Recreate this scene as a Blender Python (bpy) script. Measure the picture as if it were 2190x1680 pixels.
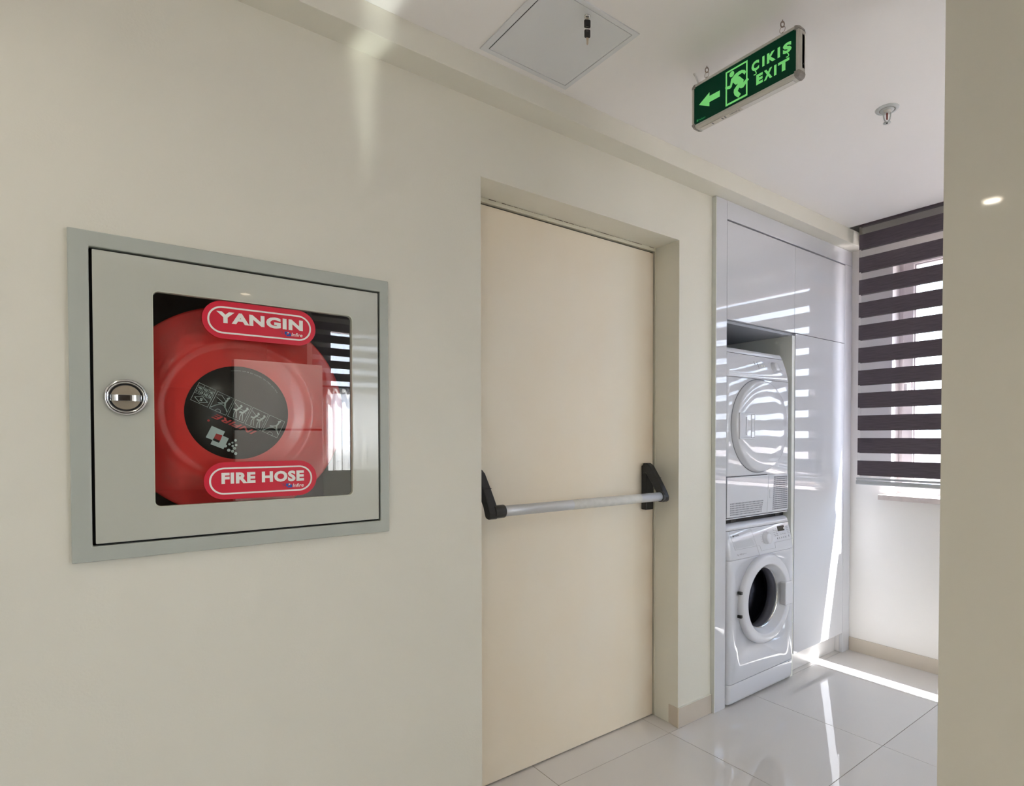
import bpy, bmesh, math, random
from mathutils import Vector, Matrix
random.seed(7)
for o in list(bpy.data.objects): bpy.data.objects.remove(o)
SC = bpy.context.scene
COL = SC.collection
# ------------------------------------------------------------------ camera
F_PX, CX, CY, YAW, PIT, ROL, CAMH = 1241.94, 1185.0, 957.33, 0.665277, -0.017881, -0.000434, 1.25
def camera():
    F = Vector((math.sin(YAW), math.cos(YAW), 0)); R = Vector((math.cos(YAW), -math.sin(YAW), 0)); U = Vector((0, 0, 1))
    F2 = F*math.cos(PIT)+U*math.sin(PIT); U2 = U*math.cos(PIT)-F*math.sin(PIT)
    R3 = R*math.cos(ROL)+U2*math.sin(ROL); U3 = U2*math.cos(ROL)-R*math.sin(ROL)
    cd = bpy.data.cameras.new('camera'); co = bpy.data.objects.new('camera', cd); COL.objects.link(co)
    m = Matrix.Identity(4)
    for i in range(3):
        m[i][0], m[i][1], m[i][2] = R3[i], U3[i], -F2[i]
    m[2][3] = CAMH
    co.matrix_world = m
    cd.sensor_width = 36; cd.sensor_fit = 'HORIZONTAL'; cd.lens = F_PX*36/2190
    cd.shift_x = (1095-CX)/2190; cd.shift_y = (CY-840)/2190; cd.clip_start = .02; cd.clip_end = 3000
    SC.camera = co
camera()
# ------------------------------------------------------------------ world, sun, exposure
SKY, SUN, SUNCOL = 11.0, 66.0, (1.0, .985, .96)
W = bpy.data.worlds.new('sky'); SC.world = W; W.use_nodes = True
nt = W.node_tree; nt.nodes.clear()
_tc = nt.nodes.new('ShaderNodeTexCoord'); _sx = nt.nodes.new('ShaderNodeSeparateXYZ'); _cr = nt.nodes.new('ShaderNodeValToRGB')
_bg = nt.nodes.new('ShaderNodeBackground'); _ow = nt.nodes.new('ShaderNodeOutputWorld')
nt.links.new(_tc.outputs['Generated'], _sx.inputs[0]); nt.links.new(_sx.outputs['Z'], _cr.inputs[0])
nt.links.new(_cr.outputs[0], _bg.inputs[0]); nt.links.new(_bg.outputs[0], _ow.inputs[0])
_e = _cr.color_ramp.elements; _e[0].position = 0; _e[0].color = (.84, .91, 1, 1); _e[1].position = .9; _e[1].color = (.45, .66, 1, 1)
_bg.inputs[1].default_value = SKY
sun = bpy.data.lights.new('sun', 'SUN'); sun.energy = SUN; sun.color = SUNCOL; sun.angle = math.radians(.53)
so = bpy.data.objects.new('sun', sun); COL.objects.link(so)
so.rotation_euler = Vector((-.245, .50, -1)).to_track_quat('-Z', 'Y').to_euler()
vs = SC.view_settings; vs.view_transform = 'Standard'; vs.look = 'None'; vs.gamma = 1; vs.use_curve_mapping = False; vs.exposure = -.07
SC.cycles.max_bounces = 14; SC.cycles.diffuse_bounces = 8; SC.cycles.transparent_max_bounces = 24; SC.cycles.transmission_bounces = 10
SC.cycles.caustics_reflective = False; SC.cycles.caustics_refractive = False; SC.cycles.sample_clamp_indirect = 40
LAMP_W, LAMP_COL, GLINT_W = 4.2, (1, .93, .81), 130.0

# ------------------------------------------------------------------ materials
def mat(name, col, rough=.5, metal=0, bump=0, bscale=60, var=0, vscale=4, coat=0, emit=None, es=0, spec=.5, ior=None, stretch=None):
    m = bpy.data.materials.new(name); m.use_nodes = True; n = m.node_tree; p = n.nodes['Principled BSDF']
    p.inputs['Base Color'].default_value = (*col, 1); p.inputs['Roughness'].default_value = rough; p.inputs['Metallic'].default_value = metal
    p.inputs['Specular IOR Level'].default_value = spec
    if coat: p.inputs['Coat Weight'].default_value = coat; p.inputs['Coat Roughness'].default_value = .03
    if ior: p.inputs['IOR'].default_value = ior
    if emit: p.inputs['Emission Color'].default_value = (*emit, 1); p.inputs['Emission Strength'].default_value = es
    tc = n.nodes.new('ShaderNodeTexCoord'); mp = n.nodes.new('ShaderNodeMapping'); n.links.new(tc.outputs['Object'], mp.inputs[0])
    if stretch: mp.inputs['Scale'].default_value = stretch
    if var:
        t = n.nodes.new('ShaderNodeTexNoise'); t.inputs['Scale'].default_value = vscale; t.inputs['Detail'].default_value = 5
        n.links.new(mp.outputs[0], t.inputs[0])
        mx = n.nodes.new('ShaderNodeMix'); mx.data_type = 'RGBA'
        mx.inputs[6].default_value = (*[c*(1-var) for c in col], 1); mx.inputs[7].default_value = (*[min(1, c*(1+var)) for c in col], 1)
        n.links.new(t.outputs[0], mx.inputs[0]); n.links.new(mx.outputs[2], p.inputs['Base Color'])
    if bump:
        t = n.nodes.new('ShaderNodeTexNoise'); t.inputs['Scale'].default_value = bscale; t.inputs['Detail'].default_value = 3
        n.links.new(mp.outputs[0], t.inputs[0])
        b = n.nodes.new('ShaderNodeBump'); b.inputs['Strength'].default_value = bump; b.inputs['Distance'].default_value = .002
        n.links.new(t.outputs[0], b.inputs['Height']); n.links.new(b.outputs[0], p.inputs['Normal'])
    return m
def glass(name, tint=(1, 1, 1), ior=1.5, rough=0.0):
    m = bpy.data.materials.new(name); m.use_nodes = True; n = m.node_tree; n.nodes.clear()
    o = n.nodes.new('ShaderNodeOutputMaterial'); t = n.nodes.new('ShaderNodeBsdfTransparent'); g = n.nodes.new('ShaderNodeBsdfGlossy')
    f = n.nodes.new('ShaderNodeFresnel'); f.inputs[0].default_value = ior; x = n.nodes.new('ShaderNodeMixShader')
    t.inputs[0].default_value = (*tint, 1); g.inputs['Roughness'].default_value = rough
    ge = n.nodes.new('ShaderNodeNewGeometry'); iv = n.nodes.new('ShaderNodeMath'); iv.operation = 'SUBTRACT'; iv.inputs[0].default_value = 1; n.links.new(ge.outputs['Backfacing'], iv.inputs[1])
    mu = n.nodes.new('ShaderNodeMath'); mu.operation = 'MULTIPLY'; n.links.new(f.outputs[0], mu.inputs[0]); n.links.new(iv.outputs[0], mu.inputs[1])
    n.links.new(mu.outputs[0], x.inputs[0]); n.links.new(t.outputs[0], x.inputs[1]); n.links.new(g.outputs[0], x.inputs[2]); n.links.new(x.outputs[0], o.inputs[0])
    return m
def sheer_mat(name='sheer_voile', col=(.5, .48, .5), k=.10):
    m = bpy.data.materials.new(name); m.use_nodes = True; n = m.node_tree; n.nodes.clear()
    o = n.nodes.new('ShaderNodeOutputMaterial'); t = n.nodes.new('ShaderNodeBsdfTransparent'); d = n.nodes.new('ShaderNodeBsdfTranslucent' if k > .5 else 'ShaderNodeBsdfDiffuse'); x = n.nodes.new('ShaderNodeMixShader')
    d.inputs[0].default_value = (*col, 1); t.inputs[0].default_value = (1, 1, 1, 1); x.inputs[0].default_value = k
    n.links.new(t.outputs[0], x.inputs[1]); n.links.new(d.outputs[0], x.inputs[2]); n.links.new(x.outputs[0], o.inputs[0])
    return m
def door_mat():
    m = mat('cream_door_paint', (.66, .56, .42), .42); n = m.node_tree; p = n.nodes['Principled BSDF']
    tc = n.nodes.new('ShaderNodeTexCoord'); mp = n.nodes.new('ShaderNodeMapping'); mp.inputs['Scale'].default_value = (1, 1, .6)
    a = n.nodes.new('ShaderNodeTexNoise'); a.inputs['Scale'].default_value = 2.2; a.inputs['Detail'].default_value = 4
    r = n.nodes.new('ShaderNodeValToRGB'); r.color_ramp.elements[0].position = .35; r.color_ramp.elements[0].color = (.82, .73, .58, 1)
    r.color_ramp.elements[1].position = .7; r.color_ramp.elements[1].color = (.82, .775, .665, 1)
    n.links.new(tc.outputs['Object'], mp.inputs[0]); n.links.new(mp.outputs[0], a.inputs[0]); n.links.new(a.outputs[0], r.inputs[0])
    # grubby stains of their own shape along the handle edge
    b = n.nodes.new('ShaderNodeTexNoise'); b.inputs['Scale'].default_value = 7; b.inputs['Detail'].default_value = 6
    n.links.new(mp.outputs[0], b.inputs[0])
    s = n.nodes.new('ShaderNodeSeparateXYZ'); n.links.new(tc.outputs['Object'], s.inputs[0])
    k = n.nodes.new('ShaderNodeMapRange'); k.inputs[1].default_value = .36; k.inputs[2].default_value = .495; n.links.new(s.outputs[0], k.inputs[0])
    q = n.nodes.new('ShaderNodeMath'); q.operation = 'MULTIPLY'; n.links.new(k.outputs[0], q.inputs[0]); n.links.new(b.outputs[0], q.inputs[1])
    q2 = n.nodes.new('ShaderNodeMath'); q2.operation = 'MULTIPLY'; q2.inputs[1].default_value = .75; n.links.new(q.outputs[0], q2.inputs[0])
    mx = n.nodes.new('ShaderNodeMix'); mx.data_type = 'RGBA'; mx.inputs[7].default_value = (.46, .29, .15, 1)
    n.links.new(q2.outputs[0], mx.inputs[0]); n.links.new(r.outputs[0], mx.inputs[6]); n.links.new(mx.outputs[2], p.inputs['Base Color'])
    return m
PAINT = (.715, .70, .615)
MT = dict(
    wall=mat('wall_paint', PAINT, .5, bump=.12, bscale=180, var=.015, vscale=1.5),
    wall_lit=mat('lit_wall_paint', (.82, .80, .775), .5, bump=.12, bscale=180, var=.015, vscale=1.5),  # wall paint lightened to carry the daylight bounce on the window wall
    satin=mat('satin_wall_paint', (.70, .68, .60), .04, var=.01, vscale=1.2, spec=.35),
    ceil=mat('ceiling_paint', (.85, .835, .825), .55, bump=.08, bscale=120, var=.012),
    tile=mat('porcelain_tile', (.62, .60, .575), .02, var=.02, vscale=3, spec=.65),
    skirt=mat('porcelain_skirting', (.58, .52, .44), .12, var=.03, vscale=3),
    grout=mat('grout', (.20, .16, .12), .8, var=.2, vscale=20),
    door=door_mat(),
    frame=mat('door_frame_paint', (.66, .64, .52), .4),
    rubber=mat('black_rubber', (.01, .01, .012), .7),
    black=mat('black_plastic', (.012, .012, .013), .32),
    alu=mat('brushed_aluminium', (.62, .64, .68), .38, .55, var=.04, vscale=8),
    tape=mat('worn_label_strip', (.60, .60, .57), .6, var=.12, vscale=60),
    grey=mat('grey_green_enamel', (.50, .515, .455), .25, bump=.03, bscale=90, var=.01, coat=.6),
    greyf=mat('grey_green_flange', (.42, .45, .41), .35, bump=.06, bscale=70, var=.02),
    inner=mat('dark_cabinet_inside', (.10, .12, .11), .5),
    red=mat('red_reel_enamel', (.88, .055, .048), .25, coat=.4),
    sred=mat('red_sticker', (.62, .004, .030), .4),
    white=mat('white_print', (.80, .80, .76), .5),
    blue=mat('blue_print', (.01, .08, .38), .5),
    navy=mat('navy_print', (.03, .04, .10), .5),
    disc=mat('black_label', (.018, .02, .02), .35),
    pale=mat('pale_print', (.52, .62, .60), .5),
    redp=mat('red_print', (.55, .05, .05), .5),
    chrome=mat('chrome', (.62, .63, .63), .14, 1),
    steel=mat('brushed_steel', (.34, .29, .22), .5, .7, bump=.1, bscale=200),
    glass=glass('cabinet_glass', (.96, .98, .97), 2.4),
    pane=glass('window_glass', (.97, .98, 1), 1.5),
    bowl=glass('smoked_glass', (.78, .80, .86), 1.6),
    gloss=mat('white_gloss_laminate', (.60, .615, .655), .012, spec=.5, coat=.3),
    edge=mat('pale_panel_edge', (.66, .68, .64), .35),
    plinth=mat('plinth_laminate', (.70, .69, .69), .2),
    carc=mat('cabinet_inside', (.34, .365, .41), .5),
    appl=mat('white_enamel', (.62, .64, .69), .035, bump=.012, bscale=7, spec=.5, coat=.3),
    applm=mat('white_abs_plastic', (.63, .645, .69), .22),
    mark=mat('grey_print', (.16, .16, .18), .5),
    led=mat('display_glass', (.045, .04, .035), .15),
    drum=mat('drum_steel', (.10, .105, .13), .3, .8),
    gasket=mat('gasket_rubber', (.30, .30, .32), .4),
    slot=mat('vent_slot', (.20, .21, .24), .6),
    blind=mat('charcoal_blind_fabric', (.095, .076, .094), .85, var=.55, vscale=11, stretch=(1, 1.2, 22)),
    sheer=sheer_mat(),
    rail=mat('blind_rail_aluminium', (.55, .57, .59), .3, .5),
    clear=glass('clear_plastic', (.86, .88, .9), 1.45, .05),
    upvc=mat('window_upvc', (.72, .66, .66), .25),
    stone=mat('sill_marble', (.62, .55, .52), .25, var=.16, vscale=40),
    green=mat('sign_green', (.0, .022, .010), .4, emit=(0, .03, .012), es=.35, spec=.15),
    glow=mat('sign_glow', (.20, .55, .20), .4, emit=(.16, .72, .17), es=.50),
    cap=mat('grey_plastic_cap', (.30, .28, .26), .45),
    signalu=mat('sign_aluminium', (.58, .57, .53), .35, .3),
    sticker=mat('white_sticker', (.70, .69, .68), .5),
    wire=mat('dull_wire', (.34, .27, .23), .4, .8),
    bulb=mat('red_bulb', (.20, .02, .01), .1),
    sprk=mat('white_metal', (.52, .55, .545), .35, .1),
    panel=mat('access_panel_paint', (.69, .71, .73), .4),
    brass=mat('key_metal', (.55, .48, .38), .3, 1),
    lamp=mat('lamp_lens', (1, .85, .6), .4, emit=(1, .80, .55), es=26),
    lampr=mat('lamp_ring', (.75, .75, .72), .3, .3),
    wood=mat('dark_wood_laminate', (.035, .022, .016), .35, var=.3, vscale=12, stretch=(1, 1, .1)),
    fridge=mat('fridge_enamel', (.84, .83, .82), .2),
    curtain=sheer_mat('net_curtain', (.8, .8, .77), .72),
    earth=mat('dry_ground', (.34, .28, .25), .9, var=.25, vscale=.02),
    build=mat('far_render', (.52, .44, .42), .9, var=.1, vscale=.05),
)

# ------------------------------------------------------------------ builders
OFF = {}
class MB:
    def __init__(s): s.v = []; s.f = []; s.sm = []
    def add(s, vs, fs, smooth=False):
        b = len(s.v); s.v += [tuple(v) for v in vs]; s.f += [tuple(b+i for i in f) for f in fs]; s.sm += [smooth]*len(fs); return s
    def box(s, x0, x1, y0, y1, z0, z1):
        x0, x1 = sorted((x0, x1)); y0, y1 = sorted((y0, y1)); z0, z1 = sorted((z0, z1))
        v = [(x, y, z) for z in (z0, z1) for y in (y0, y1) for x in (x0, x1)]
        return s.add(v, [(0, 2, 3, 1), (4, 5, 7, 6), (0, 1, 5, 4), (2, 6, 7, 3), (0, 4, 6, 2), (1, 3, 7, 5)])
    def prism(s, poly, fn, a, b, smooth=False):
        """poly: list of 2-D points; fn(p, t) -> xyz at depth t"""
        n = len(poly)
        v = [fn(p, a) for p in poly]+[fn(p, b) for p in poly]
        s.add(v, [tuple(range(n)), tuple(range(2*n-1, n-1, -1))])
        return s.add(v, [(i, n+i, n+(i+1) % n, (i+1) % n) for i in range(n)], smooth)
    def lathe(s, prof, fn, n=48, smooth=True, cap0=False, cap1=False):
        """prof: (r, t); fn(c, s, t) -> xyz"""
        m = len(prof); v = []
        for r, t in prof:
            for i in range(n):
                a = 2*math.pi*i/n; v.append(fn(r*math.cos(a), r*math.sin(a), t))
        fs = [(j*n+i, j*n+(i+1) % n, (j+1)*n+(i+1) % n, (j+1)*n+i) for j in range(m-1) for i in range(n)]
        s.add(v, fs, smooth)
        if cap0: s.add(v[:n], [tuple(range(n))])
        if cap1: s.add(v[-n:], [tuple(range(n-1, -1, -1))])
        return s
    def tube(s, pts, r, n=10, closed=False, caps=True):
        pts = [Vector(p) for p in pts]; m = len(pts); rings = []; up = None
        for i, p in enumerate(pts):
            d = (pts[(i+1) % m]-pts[i-1]) if (closed or 0 < i < m-1) else (pts[1]-pts[0] if i == 0 else pts[-1]-pts[-2])
            d.normalize()
            if up is None: up = d.orthogonal().normalized()
            up = (up-d*up.dot(d)).normalized(); w = d.cross(up)
            rr = r[i] if isinstance(r, (list, tuple)) else r
            rings.append([p+up*rr*math.cos(2*math.pi*k/n)+w*rr*math.sin(2*math.pi*k/n) for k in range(n)])
        v = [q for g in rings for q in g]; c = m if closed else m-1
        s.add(v, [(j*n+k, j*n+(k+1) % n, ((j+1) % m)*n+(k+1) % n, ((j+1) % m)*n+k) for j in range(c) for k in range(n)], True)
        if caps and not closed: s.add(rings[0], [tuple(range(n-1, -1, -1))]); s.add(rings[-1], [tuple(range(n))])
        return s
    def build(s, name, m, parent=None, bevel=0, seg=2, weld=True, kind=None, label=None):
        me = bpy.data.meshes.new(name); o = bpy.data.objects.new(name, me); COL.objects.link(o)
        off = Vector(OFF.get(parent.name, (0, 0, 0))) if parent else Vector((0, 0, 0))
        me.from_pydata([tuple(Vector(v)-off) for v in s.v], [], s.f)
        me.polygons.foreach_set('use_smooth', s.sm)
        bm = bmesh.new(); bm.from_mesh(me)
        if weld: bmesh.ops.remove_doubles(bm, verts=bm.verts, dist=1e-6)
        bmesh.ops.recalc_face_normals(bm, faces=bm.faces); bm.to_mesh(me); bm.free(); me.update()
        me.materials.append(MT[m] if isinstance(m, str) else m)
        if parent: o.parent = parent; OFF[o.name] = tuple(off)
        if bevel:
            b = o.modifiers.new('bevel', 'BEVEL'); b.width = bevel; b.segments = seg; b.limit_method = 'ANGLE'; b.angle_limit = math.radians(40); b.harden_normals = False
        if kind: o['kind'] = kind
        if label: o['label'] = label
        return o
def tag(o, label, cat, group=None, kind=None):
    o['label'] = label; o['category'] = cat
    if group: o['group'] = group
    if kind: o['kind'] = kind
    return o
def thing(name, label, cat, loc, group=None, kind=None):
    o = bpy.data.objects.new(name, None); COL.objects.link(o); o.location = loc; o.empty_display_size = .05; OFF[o.name] = tuple(loc)
    return tag(o, label, cat, group, kind)
def box(name, m, d, parent=None, bevel=0, **k): return MB().box(*d).build(name, m, parent, bevel, **k)
def share(src, name, parent, loc=None):
    c = src.copy(); COL.objects.link(c); c.name = name
    if parent: c.parent = parent
    if loc is not None: c.location = loc
    return c
XZ = lambda p, t: (p[0], t, p[1])      # outline in the x-z plane, depth along y
XY = lambda p, t: (p[0], p[1], t)
YZ = lambda p, t: (t, p[0], p[1])
def rrect(x0, x1, y0, y1, r, n=6):
    out = []
    for cx, cy, a in ((x1-r, y1-r, 0), (x0+r, y1-r, 90), (x0+r, y0+r, 180), (x1-r, y0+r, 270)):
        for i in range(n+1):
            t = math.radians(a+90*i/n); out.append((cx+r*math.cos(t), cy+r*math.sin(t)))
    return out
def circle(cx, cy, r, n=24): return [(cx+r*math.cos(2*math.pi*i/n), cy+r*math.sin(2*math.pi*i/n)) for i in range(n)]
def ring_prism(mb, outer, inner, fn, a, b):
    n = len(outer)
    v = [fn(p, a) for p in outer]+[fn(p, a) for p in inner]+[fn(p, b) for p in outer]+[fn(p, b) for p in inner]
    fs = []
    for i in range(n):
        j = (i+1) % n
        fs += [(i, j, n+j, n+i), (2*n+i, 3*n+i, 3*n+j, 2*n+j), (i, 2*n+i, 2*n+j, j), (n+i, n+j, 3*n+j, 3*n+i)]
    mb.add(v, fs); return mb
def wall_grid(name, m, axis, p0, p1, u0, u1, z0, z1, holes=(), tweak=None, parent=None):
    us = sorted({u0, u1, *[h[0] for h in holes], *[h[1] for h in holes]}); us = [u for u in us if u0 <= u <= u1]
    zs = sorted({z0, z1, *[h[2] for h in holes], *[h[3] for h in holes]}); zs = [z for z in zs if z0 <= z <= z1]
    solid = lambda i, j: 0 <= i < len(us)-1 and 0 <= j < len(zs)-1 and not any(h[0] <= (us[i]+us[i+1])/2 <= h[1] and h[2] <= (zs[j]+zs[j+1])/2 <= h[3] for h in holes)
    def P(u, p, z):
        if tweak: u, p, z = tweak(u, p, z)
        return (u, p, z) if axis == 'y' else (p, u, z)
    mb = MB()
    for i in range(len(us)-1):
        for j in range(len(zs)-1):
            if not solid(i, j): continue
            a, b, c, d = us[i], us[i+1], zs[j], zs[j+1]
            for p in (p0, p1): mb.add([P(a, p, c), P(b, p, c), P(b, p, d), P(a, p, d)], [(0, 1, 2, 3)])
            for di, dj, q in ((-1, 0, ((a, c), (a, d))), (1, 0, ((b, c), (b, d))), (0, -1, ((a, c), (b, c))), (0, 1, ((a, d), (b, d)))):
                if not solid(i+di, j+dj):
                    (ua, za), (ub, zb) = q; mb.add([P(ua, p0, za), P(ub, p0, zb), P(ub, p1, zb), P(ua, p1, za)], [(0, 1, 2, 3)])
    return mb.build(name, m, parent)
def cut(o, cutters):
    for c in cutters:
        b = o.modifiers.new('cut', 'BOOLEAN'); b.object = c; b.operation = 'DIFFERENCE'; b.solver = 'EXACT'
    dg = bpy.context.evaluated_depsgraph_get(); dg.update()
    me = bpy.data.meshes.new_from_object(o.evaluated_get(dg)); old = o.data; o.modifiers.clear(); o.data = me; bpy.data.meshes.remove(old)
    for c in cutters: bpy.data.objects.remove(c)
    return o
def text(name, s, m, parent, org, u, v, box2, offset=0.0, shear=0.0, space=1.0, fit=True, kind=None):
    """flat lettering: org + u*x + v*y, fitted to box2=(x0,x1,y0,y1)"""
    cu = bpy.data.curves.new(name, 'FONT'); cu.body = s; cu.offset = offset; cu.shear = shear; cu.space_character = space; cu.resolution_u = 3
    to = bpy.data.objects.new('t', cu); COL.objects.link(to)
    dg = bpy.context.evaluated_depsgraph_get(); dg.update()
    me = bpy.data.meshes.new_from_object(to.evaluated_get(dg)); bpy.data.objects.remove(to); bpy.data.curves.remove(cu)
    xs = [p.co.x for p in me.vertices]; ys = [p.co.y for p in me.vertices]
    x0, x1, y0, y1 = box2; sx = (x1-x0)/(max(xs)-min(xs)); sy = (y1-y0)/(max(ys)-min(ys))
    if not fit: sx = sy
    org, u, v = Vector(org), Vector(u), Vector(v)
    mb = MB(); mb.add([org+u*(x0+(p.co.x-min(xs))*sx)+v*(y0+(p.co.y-min(ys))*sy) for p in me.vertices], [tuple(f.vertices) for f in me.polygons])
    bpy.data.meshes.remove(me)
    return mb.build(name, m, parent, weld=False, kind=kind)

# ================================================================== SETTING
WY, YD = 1.626, 1.768                 # left wall face, fire-door face
ZC, ZB, YB = 2.405, 2.328, 1.532      # ceiling, beam underside, beam face
XB = 3.472                            # window wall face
XE, YF = -2.5, -2.25                  # far end and kitchen wall
# floor: slab with single tiles on it
floor = box('floor', 'grout', (XE-.2, XB+.165, YF-.2, 2.3, -.12, -.0015)); tag(floor, 'glossy pale beige tiled floor of the corridor', 'floor', kind='structure')
gx, gy, px, py, j = 1.288, 1.6165, .6005, .603, .0011
xs = sorted([gx+px*k for k in range(-7, 4)]+[XE, XB]); ys = sorted([gy-py*k for k in range(0, 7)]+[YF, 2.28])
xs = [x for x in xs if XE <= x <= XB]; ys = [y for y in ys if YF <= y <= 2.28]
proto = {}
for a, b in zip(xs, xs[1:]):
    for c, d in zip(ys, ys[1:]):
        key = (round(b-a, 3), round(d-c, 3)); cxy = ((a+b)/2, (c+d)/2, 0)
        if key not in proto:
            w, h = (b-a)/2-j, (d-c)/2-j
            t = MB().box(-w, w, -h, h, -.010, 0).build('tile', 'tile'); t.parent = floor; t.location = cxy; proto[key] = t
            bv = t.modifiers.new('bevel', 'BEVEL'); bv.width = .0006; bv.segments = 1
        else: share(proto[key], 'tile', floor, cxy)
# left wall with door opening (splayed reveal) and cabinet recess
def splay(u, p, z): return (1.954, p, z) if abs(u-1.972) < 1e-6 and abs(p-WY) < 1e-6 else (u, p, z)
wl = wall_grid('wall_left', 'wall', 'y', WY, 2.24, XE, 2.178, 0, 2.6, holes=((.976, 1.972, 0, 2.089), (-.034, .648, .993, 1.684)), tweak=splay)
tag(wl, 'long off-white painted wall with fire door recess and hose cabinet', 'wall', kind='structure')
alc = box('wall_alcove', 'wall', (2.178, XB+.165, 2.24, 2.4, 0, 2.6)); tag(alc, 'plain wall behind the white laundry cabinet', 'wall', kind='structure')
alcb = box('wall_stairwell', 'wall', (XE, 2.178, 2.24, 2.4, 0, 2.6)); tag(alcb, 'closed wall behind the cream fire door', 'wall', kind='structure')
wb = wall_grid('wall_back', 'wall_lit', 'x', XB, XB+.165, YF-.2, 2.24, 0, 2.62, holes=((-.60, 1.385, .905, 2.282),)); tag(wb, 'end wall, paint brightened for window light, with the window behind the striped blind', 'wall', kind='structure')
wf = wall_grid('wall_front', 'wall', 'y', YF-.2, YF, XE, XB, 0, 2.62, holes=((1.66, 3.1, 1.08, 2.3), (-2.4, -1.75, .80, 2.3))); tag(wf, 'kitchen wall behind the refrigerator', 'wall', kind='structure')
we = box('wall_end', 'wall', (XE-.2, XE, YF-.2, 2.4, 0, 2.62)); tag(we, 'plain wall closing the corridor', 'wall', kind='structure')
wr = box('wall_right', 'satin', (1.5, 1.72, -.35, .4945, 0, ZC), bevel=.002); tag(wr, 'satin grey-beige pillar wall reflecting a ceiling lamp', 'wall', kind='structure')
ce = MB().box(XE, 3.272, YF, 2.24, ZC, 2.56).build('ceiling', 'ceil'); tag(ce, 'flat white painted ceiling ending in a blind pocket', 'ceiling', kind='structure')
ct = box('ceiling_pocket', 'ceil', (XE-.2, XB+.165, YF-.2, 2.4, 2.62, 2.7)); tag(ct, 'roof slab above the blind pocket', 'ceiling', kind='structure')
b1 = MB().box(XE, XB, YB, 2.24, ZB, ZC).build('trim_1', 'wall', bevel=.0015); tag(b1, 'boxed plaster beam along the top of the wall', 'beam', kind='structure')
b2 = MB().box(3.392, XB, YF, YB, ZB, 2.62).build('trim_2', 'wall', bevel=.0015); tag(b2, 'plaster lintel box above the window blind', 'beam', kind='structure')
# skirting tiles
bl = thing('baseboard_left', 'beige tile skirting around the pier beside the fire door', 'skirting', (1.95, WY, 0), kind='structure')
box('skirting_tile', 'skirt', (1.947, 2.1775, 1.6172, WY, 0, .083), bl, .0006)
MB().prism([(1.947, 1.6172), (1.9585, 1.626), (1.972, 1.748), (1.965, 1.748)], XY, 0, .083).build('skirting_tile', 'skirt', bl)
MB().prism([(1.945, 1.6162), (1.9485, 1.6162), (1.9485, 1.6215), (1.9455, 1.6215)], XY, .0, .086).build('grout_corner', mat('corner_grout', (.62, .55, .44), .7), bl)
MB().prism([(2.1775, WY), (1.9545, WY), (1.9545, 1.6185), (2.1775, 1.6185)], XY, .083, .0845).build('caulk', 'wall', bl)
for a, b in ((XE, -1.6), (-1.6, -.7), (-.7, .2), (.2, .976)): box('skirting_tile', 'skirt', (a+.0006, b-.0006, 1.6172, WY, 0, .083), bl, .0006)
bb = thing('baseboard_back', 'beige tile skirting below the window', 'skirting', (XB, 1.2, 0), kind='structure')
for a, b in ((1.004, 1.604), (.404, 1.004), (-.196, .404)): box('skirting_tile', 'skirt', (3.463, XB, a+.0006, b-.0006, 0, .0775), bb, .0006)

# ---- window 1
win = thing('window_1', 'white framed window behind the striped blind', 'window', (3.58, .84, .93), kind='structure')
def frame_ring(nm, m, x0, x1, y0, y1, z0, z1, w, parent, bev=.003):
    mb = MB(); ring_prism(mb, [(y0, z0), (y1, z0), (y1, z1), (y0, z1)], [(y0+w, z0+w), (y1-w, z0+w), (y1-w, z1-w), (y0+w, z1-w)], YZ, x0, x1)
    return mb.build(nm, m, parent, bev)
frame_ring('outer_frame', 'upvc', 3.565, 3.632, -.60, 1.385, .935, 2.282, .030, win)
box('mullion', 'upvc', (3.565, 3.632, -.135, -.08, .965, 2.252), win, .003)
for k, (ya, yb) in enumerate(((-.088, 1.362), (-.577, -.127))):
    sh = frame_ring('sash', 'upvc', 3.550, 3.615, ya, yb, .958, 2.262, .056, win, .006)
    frame_ring('glazing_bead', 'upvc', 3.558, 3.582, ya+.052, yb-.052, 1.010, 2.210, .012, sh, .003)
    box('pane', 'pane', (3.584, 3.588, ya+.054, yb-.054, 1.012, 2.208), sh)
hd = MB().box(3.538, 3.550, 1.318, 1.346, 1.50, 1.57).build('handle', 'upvc', win, .003)
MB().prism(rrect(1.322, 1.342, 1.42, 1.55, .008), YZ, 3.512, 3.523).build('lever', 'upvc', hd, .003)
box('window_sill', 'stone', (3.418, 3.565, -.65, 1.4315, .903, .931), win, .002)

# ---- window 2 in the kitchen wall
w2 = thing('window_2', 'kitchen window with half-lowered blind reflected in the cabinet glass', 'window', (2.3, YF-.1, 1.08), kind='structure')
mb = MB(); ring_prism(mb, [(1.66, 1.08), (3.1, 1.08), (3.1, 2.3), (1.66, 2.3)], [(1.72, 1.14), (3.04, 1.14), (3.04, 2.24), (1.72, 2.24)], XZ, YF-.15, YF-.08); mb.build('outer_frame', 'upvc', w2, .003)
box('mullion', 'upvc', (2.29, 2.36, YF-.15, YF-.08, 1.14, 2.24), w2)
for a, b in ((1.72, 2.29), (2.36, 3.04)): box('pane', 'pane', (a, b, YF-.12, YF-.115, 1.14, 2.24), w2)

# ---- added unseen window, lights the wall and fire door from the front
w3 = thing('added_window', 'added unseen window lighting the corridor wall and fire door', 'window', (-2.07, YF-.1, .8), kind='structure')
mb = MB(); ring_prism(mb, [(-2.4, .80), (-1.75, .80), (-1.75, 2.3), (-2.4, 2.3)], [(-2.33, .87), (-1.82, .87), (-1.82, 2.23), (-2.33, 2.23)], XZ, YF-.15, YF-.08); mb.build('outer_frame', 'upvc', w3, .003)
box('pane', 'pane', (-2.33, -1.82, YF-.12, YF-.115, .87, 2.23), w3)

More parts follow.
